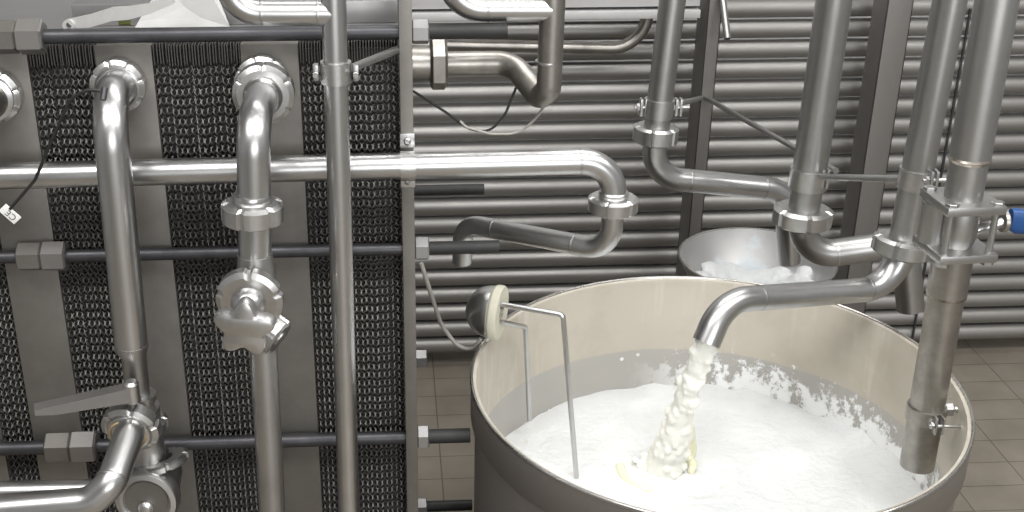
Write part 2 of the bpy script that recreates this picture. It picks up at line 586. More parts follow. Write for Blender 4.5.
def vat_inner_mat():
    m, nt, b = new_mat('vat_inner_wall')
    N, L = nt.nodes, nt.links
    tc = N.new('ShaderNodeTexCoord')
    sep = N.new('ShaderNodeSeparateXYZ')
    L.new(tc.outputs['Object'], sep.inputs[0])

    def noise(scale, detail, stretch=None, rough=0.6):
        n = N.new('ShaderNodeTexNoise')
        n.inputs['Scale'].default_value = scale
        n.inputs['Detail'].default_value = detail
        n.inputs['Roughness'].default_value = rough
        if stretch:
            mp = N.new('ShaderNodeMapping')
            mp.inputs['Scale'].default_value = stretch
            L.new(tc.outputs['Object'], mp.inputs['Vector'])
            L.new(mp.outputs['Vector'], n.inputs['Vector'])
        else:
            L.new(tc.outputs['Object'], n.inputs['Vector'])
        return n.outputs['Fac']

    def math_(op, a, b_=None, clamp=False):
        n = N.new('ShaderNodeMath')
        n.operation = op
        n.use_clamp = clamp
        for i, v in enumerate((a, b_)):
            if v is None:
                continue
            if isinstance(v, (int, float)):
                n.inputs[i].default_value = v
            else:
                L.new(v, n.inputs[i])
        return n.outputs[0]

    def ss(v, lo, hi):
        n = N.new('ShaderNodeMapRange')
        n.interpolation_type = 'SMOOTHSTEP'
        n.inputs['From Min'].default_value = lo
        n.inputs['From Max'].default_value = hi
        L.new(v, n.inputs['Value'])
        return n.outputs['Result']

    def mix(f, c1, c2):
        n = N.new('ShaderNodeMixRGB')
        L.new(f, n.inputs['Fac'])
        for i, c in ((1, c1), (2, c2)):
            if isinstance(c, tuple):
                n.inputs[i].default_value = (*c, 1)
            else:
                L.new(c, n.inputs[i])
        return n.outputs['Color']

    zz = sep.outputs['Z']            # object origin sits on the floor under the vat
    zline = ZM + (ZR - ZM) * 0.37
    # streaky cream tone above the dividing height, greyer tone below
    upper_band = ss(math_('ADD', zz, math_('MULTIPLY', math_('SUBTRACT', noise(7, 3), 0.5), 0.012)), zline - 0.003, zline + 0.003)
    streak = ss(noise(16, 5, (1, 1, 0.12)), 0.52, 0.66)
    blot = ss(noise(9, 6), 0.42, 0.7)
    cream = mix(math_('MULTIPLY', streak, 0.6), (0.52, 0.48, 0.41), (0.63, 0.595, 0.53))
    cream = mix(math_('MULTIPLY', blot, 0.6), cream, (0.45, 0.41, 0.34))
    low = mix(noise(12, 4), (0.40, 0.385, 0.36), (0.45, 0.435, 0.41))
    base = mix(upper_band, low, cream)
    # white foam clinging to the right hand wall
    ang = math_('ARCTAN2', sep.outputs['Y'], sep.outputs['X'])
    right = math_('MULTIPLY', math_('SUBTRACT', 1.0, ss(ang, 1.25, 1.75)), ss(ang, -0.8, -0.2))
    zr = math_('DIVIDE', math_('SUBTRACT', zz, ZM), ZR - ZM)
    fall = math_('SUBTRACT', 1.0, ss(zr, 0.10, 0.42))
    fn = noise(30, 9, (1, 1, 0.8), 0.75)
    foam = math_('MULTIPLY', ss(math_('ADD', fn, math_('MULTIPLY', fall, 0.15)), 0.565, 0.64), math_('MULTIPLY', right, math_('GREATER_THAN', fall, 0.02)))
    # scattered drops everywhere on the lower band
    vo = N.new('ShaderNodeTexVoronoi')
    vo.inputs['Scale'].default_value = 26
    L.new(tc.outputs['Object'], vo.inputs['Vector'])
    sel = N.new('ShaderNodeSeparateXYZ')
    L.new(vo.outputs['Color'], sel.inputs[0])
    drop = math_('MULTIPLY', math_('LESS_THAN', vo.outputs['Distance'], 0.13), math_('MULTIPLY', math_('GREATER_THAN', sel.outputs['X'], 0.55), math_('SUBTRACT', 1.0, ss(zr, 0.2, 0.5))))
    foam = math_('MAXIMUM', foam, drop)
    base = mix(foam, base, (0.86, 0.87, 0.87))
    L.new(base, b.inputs['Base Color'])
    met = math_('MULTIPLY', math_('SUBTRACT', 1.0, foam), 0.25)
    L.new(met, b.inputs['Metallic'])
    rg = math_('ADD', math_('MULTIPLY', upper_band, 0.10), 0.38)
    L.new(rg, b.inputs['Roughness'])
    bp = N.new('ShaderNodeBump')
    bp.inputs['Strength'].default_value = 0.5
    bp.inputs['Distance'].default_value = 0.004
    L.new(foam, bp.inputs['Height'])
    L.new(bp.outputs['Normal'], b.inputs['Normal'])
    return m


M['vat_in'] = vat_inner_mat()
vat = thing('vat', 'large round open steel vat full of white curd in front of the tubes', 'vat', (VC.x, VC.y, 0))
o0 = (VC.x, VC.y, 0)
shell = MB()
shell.lathe([(0.02, 0.10), (VR - 0.012, 0.10), (VR - 0.008, 0.12), (VR - 0.008, ZR - 0.088), (VR - 0.003, ZR - 0.084), (VR + 0.001, ZR - 0.080), (VR + 0.001, ZR - 0.004), (VR - 0.0015, ZR - 0.004)], o0, (0, 0, 1), seg=128, cap=False)
shell.build('outer_shell', M['vat_out'], vat, smooth=50)
inner = MB()
inner.lathe([(VR - 0.003, ZR - 0.001), (VR - 0.010, ZR - 0.003), (VR - 0.012, ZR - 0.012), (VR - 0.012, 0.30), (VR - 0.06, 0.24), (0.02, 0.20)], o0, (0, 0, 1), seg=128, cap=False)
inner.build('inner_wall', M['vat_in'], vat, smooth=50)
rim = MB()
rim.lathe([(VR + 0.0036 * math.cos(q) - 0.0005, ZR - 0.001 + 0.0036 * math.sin(q)) for q in [2 * PI * k / 10 for k in range(10)]], o0, (0, 0, 1), seg=160, close=True)
rim.build('rim', M['rim'], vat, label='bright rolled top edge')
for k in range(4):
    q = PI / 4 + k * PI / 2
    MB().tube([(VC.x + 0.36 * math.cos(q), VC.y + 0.36 * math.sin(q), 0.0), (VC.x + 0.36 * math.cos(q), VC.y + 0.36 * math.sin(q), 0.115)], 0.03, seg=20).build('leg', M['pipe_dull'], vat)


def milk_mat():
    m, nt, b = new_mat('white_curd')
    N, L = nt.nodes, nt.links
    tc = N.new('ShaderNodeTexCoord')
    n = N.new('ShaderNodeTexNoise')
    n.inputs['Scale'].default_value = 9
    n.inputs['Detail'].default_value = 6
    L.new(tc.outputs['Object'], n.inputs['Vector'])
    r = N.new('ShaderNodeValToRGB')
    r.color_ramp.elements[0].position = 0.3
    r.color_ramp.elements[0].color = (0.64, 0.655, 0.66, 1)
    r.color_ramp.elements[1].position = 0.7
    r.color_ramp.elements[1].color = (0.74, 0.75, 0.745, 1)
    L.new(n.outputs['Fac'], r.inputs['Fac'])
    L.new(r.outputs['Color'], b.inputs['Base Color'])
    b.inputs['Roughness'].default_value = 0.42
    n2 = N.new('ShaderNodeTexNoise')
    n2.inputs['Scale'].default_value = 60
    n2.inputs['Detail'].default_value = 4
    L.new(tc.outputs['Object'], n2.inputs['Vector'])
    bp = N.new('ShaderNodeBump')
    bp.inputs['Strength'].default_value = 0.8
    bp.inputs['Distance'].default_value = 0.006
    L.new(n2.outputs['Fac'], bp.inputs['Height'])
    L.new(bp.outputs['Normal'], b.inputs['Normal'])
    return m


M['milk'] = milk_mat()
M['stream'] = plain('wet_curd', (0.89, 0.89, 0.83), 0.32, var=0.05, scale=30)
M['whey'] = plain('yellow_whey', (0.82, 0.81, 0.60), 0.22, var=0.1, scale=20)
hit = atz(664, 470, ZM)
mk = MB()
RM = VR - 0.0125
rings = []
NS = 120
for i in range(46):
    rr = RM * (i + 0.15) / 45.15
    ring = []
    for k in range(NS):
        q = 2 * PI * k / NS
        x, y = VC.x + rr * math.cos(q), VC.y + rr * math.sin(q)
        h = 0.006 * mnoise.noise(V((x * 9, y * 9, 1.3))) + 0.004 * mnoise.noise(V((x * 24, y * 24, 4.0))) + 0.0015 * mnoise.noise(V((x * 60, y * 60, 9.0)))
        dd = (V((x, y)) - hit.xy).length
        h += 0.010 * math.exp(-(dd / 0.07) ** 2) - 0.010 * math.exp(-((dd - 0.10) / 0.03) ** 2) * 0.5
        # heaped foam along the right hand wall
        edge = max(0.0, (rr / RM - 0.82) / 0.18)
        sect = max(0.0, math.cos(q - 0.55))
        h += edge * sect * (0.020 + 0.020 * mnoise.noise(V((x * 20, y * 20, 7.0))))
        ring.append((x, y, ZM + h))
    rings.append(ring)
bot = [(VC.x + RM * math.cos(2 * PI * k / NS), VC.y + RM * math.sin(2 * PI * k / NS), ZM - 0.08) for k in range(NS)]
mk.rings(rings + [bot])
milk = mk.build('curd_surface', M['milk'], None, smooth=60)
tag(milk, 'foamy white curd and whey filling the big round vat', 'milk')

# ------------------------------------------------------------------ pipe runs
YM = 2.08                       # spout mouth depth
mouth = at(706, 343, YM)


def union(name, o, ax, wpx, h, parent, ri, notches=6, phase=0.3, mat='nut'):
    r = rad(wpx, V(o))
    ax = V(ax).normalized()
    return MB().nut_ring(V(o) - ax * h / 2, ax, r, h, ri, notches, phase=phase).build(name, M[mat], parent, smooth=28)


def collar(o, ax, r, h, parent, name='pipe_collar', mat='pipe'):
    ax = V(ax).normalized()
    return MB().lathe([(r * 0.9, 0), (r * 1.12, 0), (r * 1.16, h * 0.25), (r * 1.16, h * 0.75), (r * 1.08, h), (r * 0.9, h)], V(o) - ax * h / 2, ax).build(name, M[mat], parent)


def zdir(a, b):
    return (V(b) - V(a)).normalized()


# --- left-hand large pipe dropping from the second divider plate
Y1 = 1.87
f1 = at(120, 83, YE - 0.001)
a1, b1 = at(111, 128, Y1), at(131.5, 345, Y1)
r1 = rad(35, a1)
top1 = V((f1.x, Y1, f1.z))
t = thing('elbow_pipe', 'thick steel pipe leaving second divider plate and dropping down to lever valve', 'pipe', f1)
ax1 = zdir(a1, b1)
corner = a1 - ax1 * ((f1.z - a1.z))
corner = V((corner.x, Y1, f1.z - 0.012))
MB().tube(bend([f1 + V((0, 0.0, 0)), at(107.5, 98, Y1), b1], 0.075, 14), r1).build('pipe', M['pipe'], t)
MB().nut_ring(f1 + V((0, -0.028, 0)), (0, 1, 0), rad(54, f1), 0.028, r1 * 0.9, 8, nw=0.09, depth=0.003).build('union_nut', M['nut'], t, smooth=28)
MB().lathe([(r1, 0), (r1 * 1.28, 0), (r1 * 1.28, 0.008), (r1 * 1.12, 0.014), (r1, 0.016)], f1 + V((0, -0.028, 0)), (0, -1, 0)).build('pipe_collar', M['pipe'], t)
c1, d1 = at(134, 356, Y1), at(138, 398, Y1)
rn = rad(25, c1)
MB().tube([b1 - ax1 * 0.002, b1 + ax1 * 0.006, c1, d1], [r1 * 1.03, r1 * 1.03, rn, rn]).build('reducer', M['pipe_dull'], t)
MB().tube([at(103, 100, Y1 - 0.03), at(105, 88, Y1 - 0.02)], 0.005, seg=12).build('sensor_stub', M['rod'], t)

# --- second pipe with hanging union, globe valve and lower run
Y2 = 1.80
f2 = at(263, 80, YE - 0.001)
fr = at(263, 96, 1.945)
a2, b2 = at(251.5, 150, Y2), at(255, 255, Y2)
r2 = rad(34, a2)
ax2 = zdir(a2, b2)
t = thing('elbow_pipe', 'steel elbow pipe with double ring union dropping to star knob valve', 'pipe', f2)
MB().tube(bend([fr + V((0, 0.03, 0.002)), at(253, 122, Y2), b2], 0.055, 14), r2).build('pipe', M['pipe'], t)
MB().nut_ring(f2 + V((0, -0.026, 0)), (0, 1, 0), rad(54, f2), 0.026, r2 * 0.9, 8, nw=0.09, depth=0.003).build('union_nut', M['nut'], t, smooth=28)
MB().nut_ring(fr, (0, 1, 0), rad(62, fr), 0.034, r2 * 0.95, 6, phase=0.05, nw=0.08, depth=0.0035).build('union_nut', M['nut'], t, smooth=28)
MB().lathe([(r2, 0), (r2 * 1.25, 0), (r2 * 1.22, 0.010), (r2, 0.018)], fr, (0, -1, 0)).build('pipe_collar', M['pipe'], t)
MB().tube([f2 + V((0, -0.02, 0)), fr + V((0, 0.03, 0))], r2 * 1.22).build('sleeve', M['pipe_dull'], t)
u2 = at(252.5, 212, Y2)
union('union_nut', u2, ax2, 62, 0.036, t, r2 * 0.98, 6, 0.55)
collar(at(252, 198, Y2), ax2, r2, 0.014, t)
# valve
v2 = at(256, 285, Y2)
tv = thing('globe_valve', 'steel valve with lobed star knob facing out on second upright pipe', 'valve', v2)
MB().lathe([(r2 * 0.9, 0.0), (r2 * 1.05, 0), (r2 * 1.2, -0.03), (r2 * 1.2, -0.075), (r2 * 0.98, -0.11), (r2 * 0.9, -0.11)], at(255, 254, Y2), (0, 0, 1)).build('valve_body', M['pipe_dull'], tv)
bo = v2 + V((-0.002, -0.01, 0))
bax = V((-0.10, -1.0, -0.10)).normalized()
MB().lathe([(r2 * 1.0, 0), (r2 * 1.15, 0.0), (r2 * 1.15, 0.03), (r2 * 0.9, 0.03)], bo, bax).build('bonnet', M['pipe_dull'], tv)
MB().nut_ring(bo + bax * 0.022, bax, rad(66, v2), 0.026, r2 * 0.8, 5, depth=0.004, phase=0.1).build('bonnet_nut', M['nut'], tv, smooth=28)
MB().lathe([(r2 * 0.3, 0.0), (r2 * 1.08, 0.0), (r2 * 1.02, 0.012), (r2 * 0.8, 0.022), (r2 * 0.45, 0.028), (0.004, 0.030)], bo + bax * 0.046, bax).build('dome', M['pipe'], tv)
st = bo + bax * 0.06
kc = at(247, 322, Y2 - 0.16)
MB().tube([st, kc], 0.009, seg=16).build('stem', M['pipe'], tv)


def star_knob(c, ax, ro, th, lobes, parent, mat, ph):
    ax = V(ax).normalized()
    u = (V((0, 0, 1)) - ax * ax.z).normalized()
    w = ax.cross(u)
    rings = []
    for (k, h) in ((0.80, 0), (0.97, 0.12), (1.0, 0.3), (1.0, 0.72), (0.95, 0.9), (0.78, 1.0)):
        ring = []
        for i in range(96):
            q = 2 * PI * i / 96
            rr = ro * (0.83 + 0.17 * math.cos(lobes * q + ph)) * k
            ring.append(V(c) + ax * th * h + (u * math.cos(q) + w * math.sin(q)) * rr)
        rings.append(ring)
    mb = MB()
    mb.rings(rings)
    return mb.build('star_knob', mat, parent, smooth=40)


star_knob(kc - V((0, -0.0, 0)), V((-0.12, -1.0, -0.05)), rad(64, kc), 0.028, 5, tv, M['nut'], 0.5)
s2 = at(280, 329, Y2 - 0.03)
MB().nut_ring(s2 + V((-0.02, 0, 0)), (0.72, -0.35, -0.45), rad(40, s2), 0.026, r2 * 0.3, 5).lathe([(0.002, 0), (r2 * 0.5, 0), (r2 * 0.5, 0.028), (0.002, 0.030)], s2 + V((-0.02, 0, 0)), (0.72, -0.35, -0.45)).build('side_nut', M['nut'], tv, smooth=28)
# lower run
a3, b3 = at(263, 345, Y2), at(274, 540, Y2)
t = thing('lower_pipe', 'straight steel pipe running down below the star knob valve', 'pipe', a3)
MB().tube([at(258, 340, Y2), a3, b3, b3 + zdir(a3, b3) * ((0.002 - b3.z) / zdir(a3, b3).z)], rad(28, a3)).build('pipe', M['pipe_dull'], t)
collar(at(262, 344, Y2), zdir(a3, b3), rad(28, a3), 0.012, t, mat='pipe_dull')

# --- union at the left edge
f0 = at(-4, 93, YE - 0.001)
t = thing('elbow_pipe', 'round union with pipe cut off by the left picture edge on first plate', 'pipe', f0)
MB().nut_ring(f0 + V((0, -0.028, 0)), (0, 1, 0), rad(55, f0), 0.028, 0.03, 8, nw=0.09, depth=0.003).build('union_nut', M['nut'], t, smooth=28)
MB().tube(bend([f0, f0 + V((0, -0.11, -0.004)), f0 + V((-0.2, -0.13, -0.03))], 0.07), rad(36, f0)).build('pipe', M['pipe_old'], t)
MB().lathe([(0.02, 0), (rad(45, f0), 0), (rad(45, f0), 0.008), (0.03, 0.012)], f0 + V((0, -0.028, 0)), (0, -1, 0)).build('pipe_collar', M['pipe'], t)

# --- long vertical pipe with T branch
Y4 = 1.86
a4, b4 = at(333.5, 0, Y4), at(349, 512, Y4)
ax4 = zdir(a4, b4)
t = thing('upright_pipe', 'slim full-height upright pipe in front of plates with branch at its top', 'pipe', a4)
MB().tube([up_to_ceiling(a4, ax4), a4, b4, b4 + ax4 * ((0.002 - b4.z) / ax4.z)], rad(25.5, a4)).build('pipe', M['pipe'], t)
j4 = at(333.5, 13, Y4)
MB().tube(bend([up_to_ceiling(at(218, -60, Y4 - 0.01), zdir(at(232, 13, Y4), at(218, -60, Y4 - 0.01))), at(232, 13, Y4), j4], 0.05, 12), rad(25, j4)).build('branch_pipe', M['pipe'], t)
weld(at(262, 13, Y4), (1, 0, 0), rad(25, j4), t)
weld(at(318, 13, Y4), (1, 0, 0), rad(25, j4), t)
c4 = at(336, 72, Y4)
t = thing('clamp_bracket', 'pipe clamp with slanting rod holding slim upright pipe to end frame bar', 'bracket', c4, 'pipe clamp brackets')
rb = rad(25.5, c4)
MB().lathe([(rb * 1.0, 0), (rb * 1.22, 0), (rb * 1.22, 0.034), (rb * 1.0, 0.034)], c4 - ax4 * -0.017, -ax4).build('clamp_band', M['nut'], t)
for px in (316, 356):
    e = at(px, 72, Y4)
    MB().box(e, (0.009, 0.016, 0.026), bevel=0.002).build('ear', M['pipe_dull'], t)
    MB().tube([e + V((0, -0.022, 0)), e + V((0, 0.018, 0))], 0.004, seg=10).hexnut(e + V((0, -0.018, 0)), (0, 1, 0), 0.005, 0.005).build('bolt', M['pipe_dull'], t)
MB().tube([at(352, 68, Y4), V((strip_a - 0.0005, YE - 0.030, at(403, 49, YE - 0.03).z))], rad(8.5, c4), seg=18).build('rod', M['pipe_dull'], t)

# --- horizontal pipe crossing in front of the plates, union and return elbow
Y5 = 1.982
h0, h1 = at(-40, 178, Y5), at(611, 160.5, Y5)
h0.z = h1.z + (at(200, 171, Y5).z - h1.z) * 1.6
r5 = rad(26.5, at(400, 166, Y5))
t = thing('horizontal_pipe', 'long horizontal steel pipe crossing plates then looping back at its right end', 'pipe', h0)
e1 = at(613, 204, Y5)
k1 = at(612, 243, Y5 + 0.03)
k2 = at(487, 229, 2.34)
k3 = at(466, 222, 2.40)
k4 = at(463, 262, 2.40)
up = [h0, at(200, 171, Y5), at(411, 165.5, Y5), V((e1.x - 0.001, Y5, h1.z)), e1]
MB().tube(bend(up, [0, 0, 0.062], 14), r5).build('pipe', M['pipe'], t)
rl = rad(21.5, k1)
ret = bend([e1 + V((0, 0, 0.02)), at(611, 251, Y5 + 0.01), at(463, 223, 2.22), at(462, 262, 2.23)], [0.06, 0.05], 14)
MB().tube(ret, rl).build('return_pipe', M['pipe'], t)
union('union_nut', e1, (0, 0, 1), 50, 0.03, t, r5 * 0.95, 6, 0.75)
collar(e1 + V((0, 0, 0.02)), (0, 0, 1), r5, 0.01, t)
weld_on(bend(up, [0, 0, 0.062], 14), 578, 162, r5, t)
weld_on(ret, 575, 243, rl, t)
weld_on(ret, 493, 233, rl, t)
s5 = V(((strip_a + strip_b) / 2, YE - 0.008, at(408, 166, Y5).z))
t = thing('saddle_clamp', 'saddle clamp screwed to end frame bar around the horizontal pipe', 'bracket', s5)
wS = (strip_b - strip_a) * 1.15
MB().lathe([(r5, 0), (r5 + 0.003, 0), (r5 + 0.003, wS), (r5, wS)], V((s5.x - wS / 2, Y5, s5.z)), (1, 0, 0), close=True).build('strap', M['nut'], t)
for dz in (-1, 1):
    q = V((s5.x, YE - 0.053, s5.z + dz * (r5 + 0.014)))
    MB().box(q + V((0, 0.006, 0)), (wS, 0.008, 0.026), bevel=0.001).build('lug', M['nut'], t)
    MB().lathe([(0.003, 0), (0.0065, 0), (0.0065, 0.004), (0.0045, 0.006), (0.003, 0.003)], q, (0, -1, 0), seg=20).build('screw', M['pipe'], t)

# --- top middle pipe with pointed elbow
Y6 = 2.06
fl = at(415, 64, 2.16)
fl.x = strip_b
n6 = at(438, 64, 2.16)
t = thing('elbow_pipe', 'stained pipe with hex union leaving end frame and folding up in pointed elbow', 'pipe', fl)
hx = lambda p: V((p.x, p.y, fl.z))
MB().tube([fl, hx(at(434, 64, 2.16))], rad(35, fl)).build('stub', M['pipe_old'], t)
nn = hx(at(430, 64, 2.16))
MB().hexnut(nn, (1, 0, 0), rad(54, fl), at(447, 64, 2.16).x - nn.x).build('union_nut', M['pipe_old'], t, smooth=20)
v6t, v6b = at(553, -30, Y6), at(548, 90, Y6)
r6 = rad(25, v6b)
MB().tube(bend([hx(at(440, 64, 2.16)), hx(at(512, 64, 2.16)), at(540, 98, Y6 + 0.02), at(549, 88, Y6), up_to_ceiling(v6t, zdir(v6b, v6t))], [0.05, 0.018, 0.016], 10), r6).build('pipe', M['pipe_old'], t)
t6 = at(551, 9, Y6)
MB().tube(bend([up_to_ceiling(at(440, -50, Y6), zdir(at(458, 9, Y6), at(440, -50, Y6))), at(458, 9, Y6), t6], 0.06, 12), rad(26, t6)).build('branch_pipe', M['pipe'], t)
weld(at(488, 9, Y6), (1, 0, 0), rad(26, t6), t)
weld(at(548, 62, Y6), (0, 0, 1), r6, t)
# --- thin pipe behind it
Y7 = 3.61
t = thing('thin_pipe', 'thin stained pipe curving upward beneath the channel beam', 'pipe', at(530, 46, Y7))
MB().tube(bend([at(405, 44, Y7), at(530, 46.5, Y7), at(645, 49, Y7), V((at(646, 49, Y7).x, Y7, ZC - 0.002))], [0, 0.105], 14), rad(12.5, at(600, 47, Y7)), seg=20).build('pipe', M['pipe_old'], t)

# --- bottom left: lever valve, its elbow pipe, straight pipe and capped valve
vv = at(141, 405, Y1)
tv = thing('lever_valve', 'butterfly valve with long flat lever handle under the thick left pipe', 'valve', vv)
axv = V((0, 0, -1))
MB().lathe([(rn, 0), (rn * 1.35, 0), (rn * 1.35, 0.012), (rn * 1.15, 0.014), (rn * 1.15, 0.024), (rn * 1.55, 0.026), (rn * 1.55, 0.04), (rn, 0.042)], at(139, 394, Y1), axv).build('valve_body', M['nut'], tv)
MB().nut_ring(at(143, 418, Y1), axv, rad(48, vv), 0.026, rn, 6).build('clamp_ring', M['nut'], tv, smooth=28)
lp = at(131, 384, Y1 - 0.05)
MB().lathe([(0.004, 0), (0.013, 0), (0.013, 0.035), (0.009, 0.04), (0.004, 0.04)], lp - V((0, 0, 0.034)), (0, 0, 1), seg=24).build('lever_hub', M['nut'], tv)
le = at(33, 402, Y1 - 0.10)
ld = (le - lp)  # lever direction
lw = V((-ld.y, ld.x, 0)).normalized()
hh = V((0, 0, 0.020))
zu = V((0, 0, 1))
mid = lp.lerp(le, 0.80)
pl = [lp - zu * 0.002, le - zu * 0.010, le - zu * 0.020, mid - zu * 0.026, lp - zu * 0.030]
MB().prism([q - lw * 0.012 for q in pl], lw * 0.024).build('lever', M['post'], tv, smooth=0, label='flat brushed lever handle pointing left')
MB().tube([lp + V((0.0, 0.0, -0.02)), at(140, 400, Y1)], 0.008, seg=14).build('spindle', M['nut'], tv)
# tee body with outlet facing the room
tb = thing('elbow_pipe', 'bent steel pipe leaving tee union below lever valve and curving out left', 'pipe', at(145, 430, Y1))
MB().tube([at(143, 412, Y1), at(150, 462, Y1)], rad(34, vv)).build('tee_body', M['pipe_dull'], tb)
uo = at(132, 425, Y1 - 0.035)
oax = V((-0.15, -1, -0.25)).normalized()
MB().tube([at(145, 430, Y1), uo + oax * 0.01], rad(36, vv)).build('tee_neck', M['pipe_dull'], tb)
MB().nut_ring(uo - oax * 0.012, oax, rad(58, uo), 0.030, rad(42, uo), 6, depth=0.004).build('union_nut', M['nut'], tb, smooth=28)
MB().lathe([(rad(24, uo), 0), (rad(44, uo), 0), (rad(43, uo), 0.006), (rad(34, uo), 0.010), (rad(24, uo), 0.010)], uo + oax * 0.015, oax).build('pipe_collar', M['nut'], tb)
MB().lathe([(rad(35, uo), 0), (rad(38, uo), 0), (rad(37, uo), 0.003), (rad(35, uo), 0.003)], uo + oax * 0.0245, oax, close=True).build('gasket', M['gasket'], tb)
q1 = at(111, 482, Y1 - 0.155)
rp = rad(31, q1)
MB().tube(bend([uo, at(130, 432, Y1 - 0.07), at(112, 482, Y1 - 0.16), at(92, 502, Y1 - 0.17), at(-30, 512, Y1 - 0.17)], [0.04, 0.03, 0.05], 12), rp).build('pipe', M['pipe'], tb)
weld(at(112, 479, Y1 - 0.155), zdir(at(130, 432, Y1 - 0.07), q1), rp, tb)
# capped valve
cc = at(147, 499, Y1 - 0.05)
tc_ = thing('capped_valve', 'round capped valve body with central bolt at the bottom left', 'valve', cc)
cax = V((-0.08, -1, 0.05)).normalized()
rc = rad(64, cc)
MB().lathe([(0.004, -0.10), (rc * 0.7, -0.10), (rc * 0.8, -0.06), (rc * 0.86, -0.01), (rc * 0.86, 0.004), (0.004, 0.004)], cc, cax).build('valve_body', M['pipe_dull'], tc_)
MB().lathe([(rc * 0.72, -0.022), (rc * 0.96, -0.022), (rc, -0.018), (rc, 0.004), (rc * 0.95, 0.010), (rc * 0.8, 0.012), (rc * 0.72, 0.008)], cc, cax, close=True).build('cap_ring', M['nut'], tc_)
MB().lathe([(0.003, 0.002), (rc * 0.70, 0.002), (rc * 0.68, 0.006), (0.003, 0.007)], cc, cax).build('cap_disc', M['divider'], tc_)
MB().lathe([(0.002, 0), (rc * 0.24, 0), (rc * 0.24, 0.008), (rc * 0.16, 0.014), (0.002, 0.016)], cc + cax * 0.007 + V((0, 0, -0.012)), cax).build('bolt', M['nut'], tc_)
MB().tube(bend([at(150, 462, Y1), at(163, 463, Y1 + 0.03), at(160, 495, Y1 + 0.02)], 0.02), rad(33, vv)).build('neck', M['rod'], tc_, label='dark neck joining the tee')
MB().tube([cc + V((0.01, 0.06, -0.03)), V((cc.x + 0.03, cc.y + 0.06, 0.002))], rc * 0.45).build('drain_pipe', M['pipe_dull'], tc_)
nr = at(160, 458, Y1)
MB().nut_ring(nr, V((0.25, -0.2, -1)), rad(56, nr), 0.016, rad(26, nr), 6).build('neck_ring', M['nut'], tc_, smooth=28)
t = thing('straight_pipe', 'straight horizontal pipe at bottom left behind the bent outlet pipe', 'pipe', at(40, 490, Y1))
MB().tube([at(-40, 493, Y1), at(132, 489, Y1)], rad(22, at(40, 490, Y1))).build('pipe', M['pipe'], t)

# ------------------------------------------------------------------ right hand pipes
# pipe dropping behind, crossing right and ending above the hopper
Y8 = 2.80
a8, b8 = at(672.5, 0, Y8), at(655.5, 136, Y8)
r8 = rad(26, at(660, 80, Y8))
ax8 = zdir(a8, b8)
t = thing('elbow_pipe', 'pipe coming down right of centre then running right to spill over the hopper', 'pipe', b8)
MB().tube([up_to_ceiling(a8, ax8), a8, b8], r8).build('pipe', M['pipe_dull'], t)
e8 = at(789, 262, Y8 + 0.04)
r8b = rad(23.5, at(720, 184, Y8))
run8 = bend([b8, at(652.5, 177, Y8), at(786, 190, Y8 + 0.04), e8], [0.085, 0.07], 14)
MB().tube(run8, r8b, inner=0.003).build('lower_pipe', M['pipe'], t)
union('union_nut', at(655.5, 134, Y8), ax8, 45, 0.044, t, r8 * 0.95, 6, 0.5)
weld_on(run8, 687, 180, r8b, t)
weld_on(run8, 765, 188, r8b, t)


def clamp(c, ax, r, h, parent, ears=(), rod=None, rr=0.007, rmat='pipe_dull'):
    ax = V(ax).normalized()
    MB().lathe([(r * 0.98, 0), (r + 0.005, 0), (r + 0.005, h), (r * 0.98, h)], V(c) - ax * h / 2, ax).build('clamp_band', M['nut'], parent)
    for e in ears:
        e = V(e)
        MB().box(e, (0.006, 0.022, h * 0.95), bevel=0.001).build('ear', M['nut'], parent)
        MB().box(e + V((0.011, 0, 0)), (0.006, 0.022, h * 0.95), bevel=0.001).build('ear', M['nut'], parent)
        MB().tube([e + V((-0.016, -0.003, 0)), e + V((0.032, -0.003, 0))], 0.0045, seg=10).hexnut(e + V((-0.012, -0.003, 0)), (1, 0, 0), 0.010, 0.008).build('bolt', M['pipe'], parent)
    if rod:
        MB().tube(rod, rr, seg=16).build('rod', M[rmat], parent)


c8 = at(659, 108, Y8)
t = thing('clamp_bracket', 'clamp with short rod tying the pipe right of centre to narrow post', 'bracket', c8, 'pipe clamp brackets')
clamp(c8, ax8, r8, 0.045, t, [at(641, 107, Y8), at(676, 107, Y8)], [at(678, 104, Y8), at(701, 98, YP - 0.001)], rad(6, c8))

# thick pipe with union and elbow
Y9 = 2.62
a9, b9 = at(834, 0, Y9), at(803, 215, Y9)
ax9 = zdir(a9, b9)
r9 = rad(34.5, at(818, 100, Y9))
t = thing('elbow_pipe', 'thick upright pipe above the hopper with ring union and elbow turning right', 'pipe', b9)
MB().tube([up_to_ceiling(a9, ax9), a9, at(807, 190, Y9)], r9).build('pipe', M['pipe_dull'], t)
MB().tube([at(809, 176, Y9), b9], r9 * 0.93).build('neck', M['pipe_dull'], t)
union('union_nut', at(802.5, 216, Y9), ax9, 58, 0.046, t, r9 * 0.9, 6, 0.75)
r9b = rad(28, b9)
run9 = bend([b9, at(804, 257, Y9), at(905, 243, Y9 - 0.02), at(910.5, 308, Y9 - 0.02)], [0.075, 0.06], 14)
MB().tube(run9, r9b, inner=0.003).build('lower_pipe', M['pipe_dull'], t)
weld_on(run9, 836, 253, r9b, t, mat='pipe')
c9 = at(808.5, 178, Y9)
t = thing('clamp_bracket', 'clamp with long slanting brace rod from thick pipe back to narrow post', 'bracket', c9, 'pipe clamp brackets')
clamp(c9, ax9, r9, 0.048, t, [at(822, 178, Y9 - 0.03)], [at(836, 171, Y9 + 0.02), at(706, 98, YP - 0.001)], rad(7, c9) * 0.9)

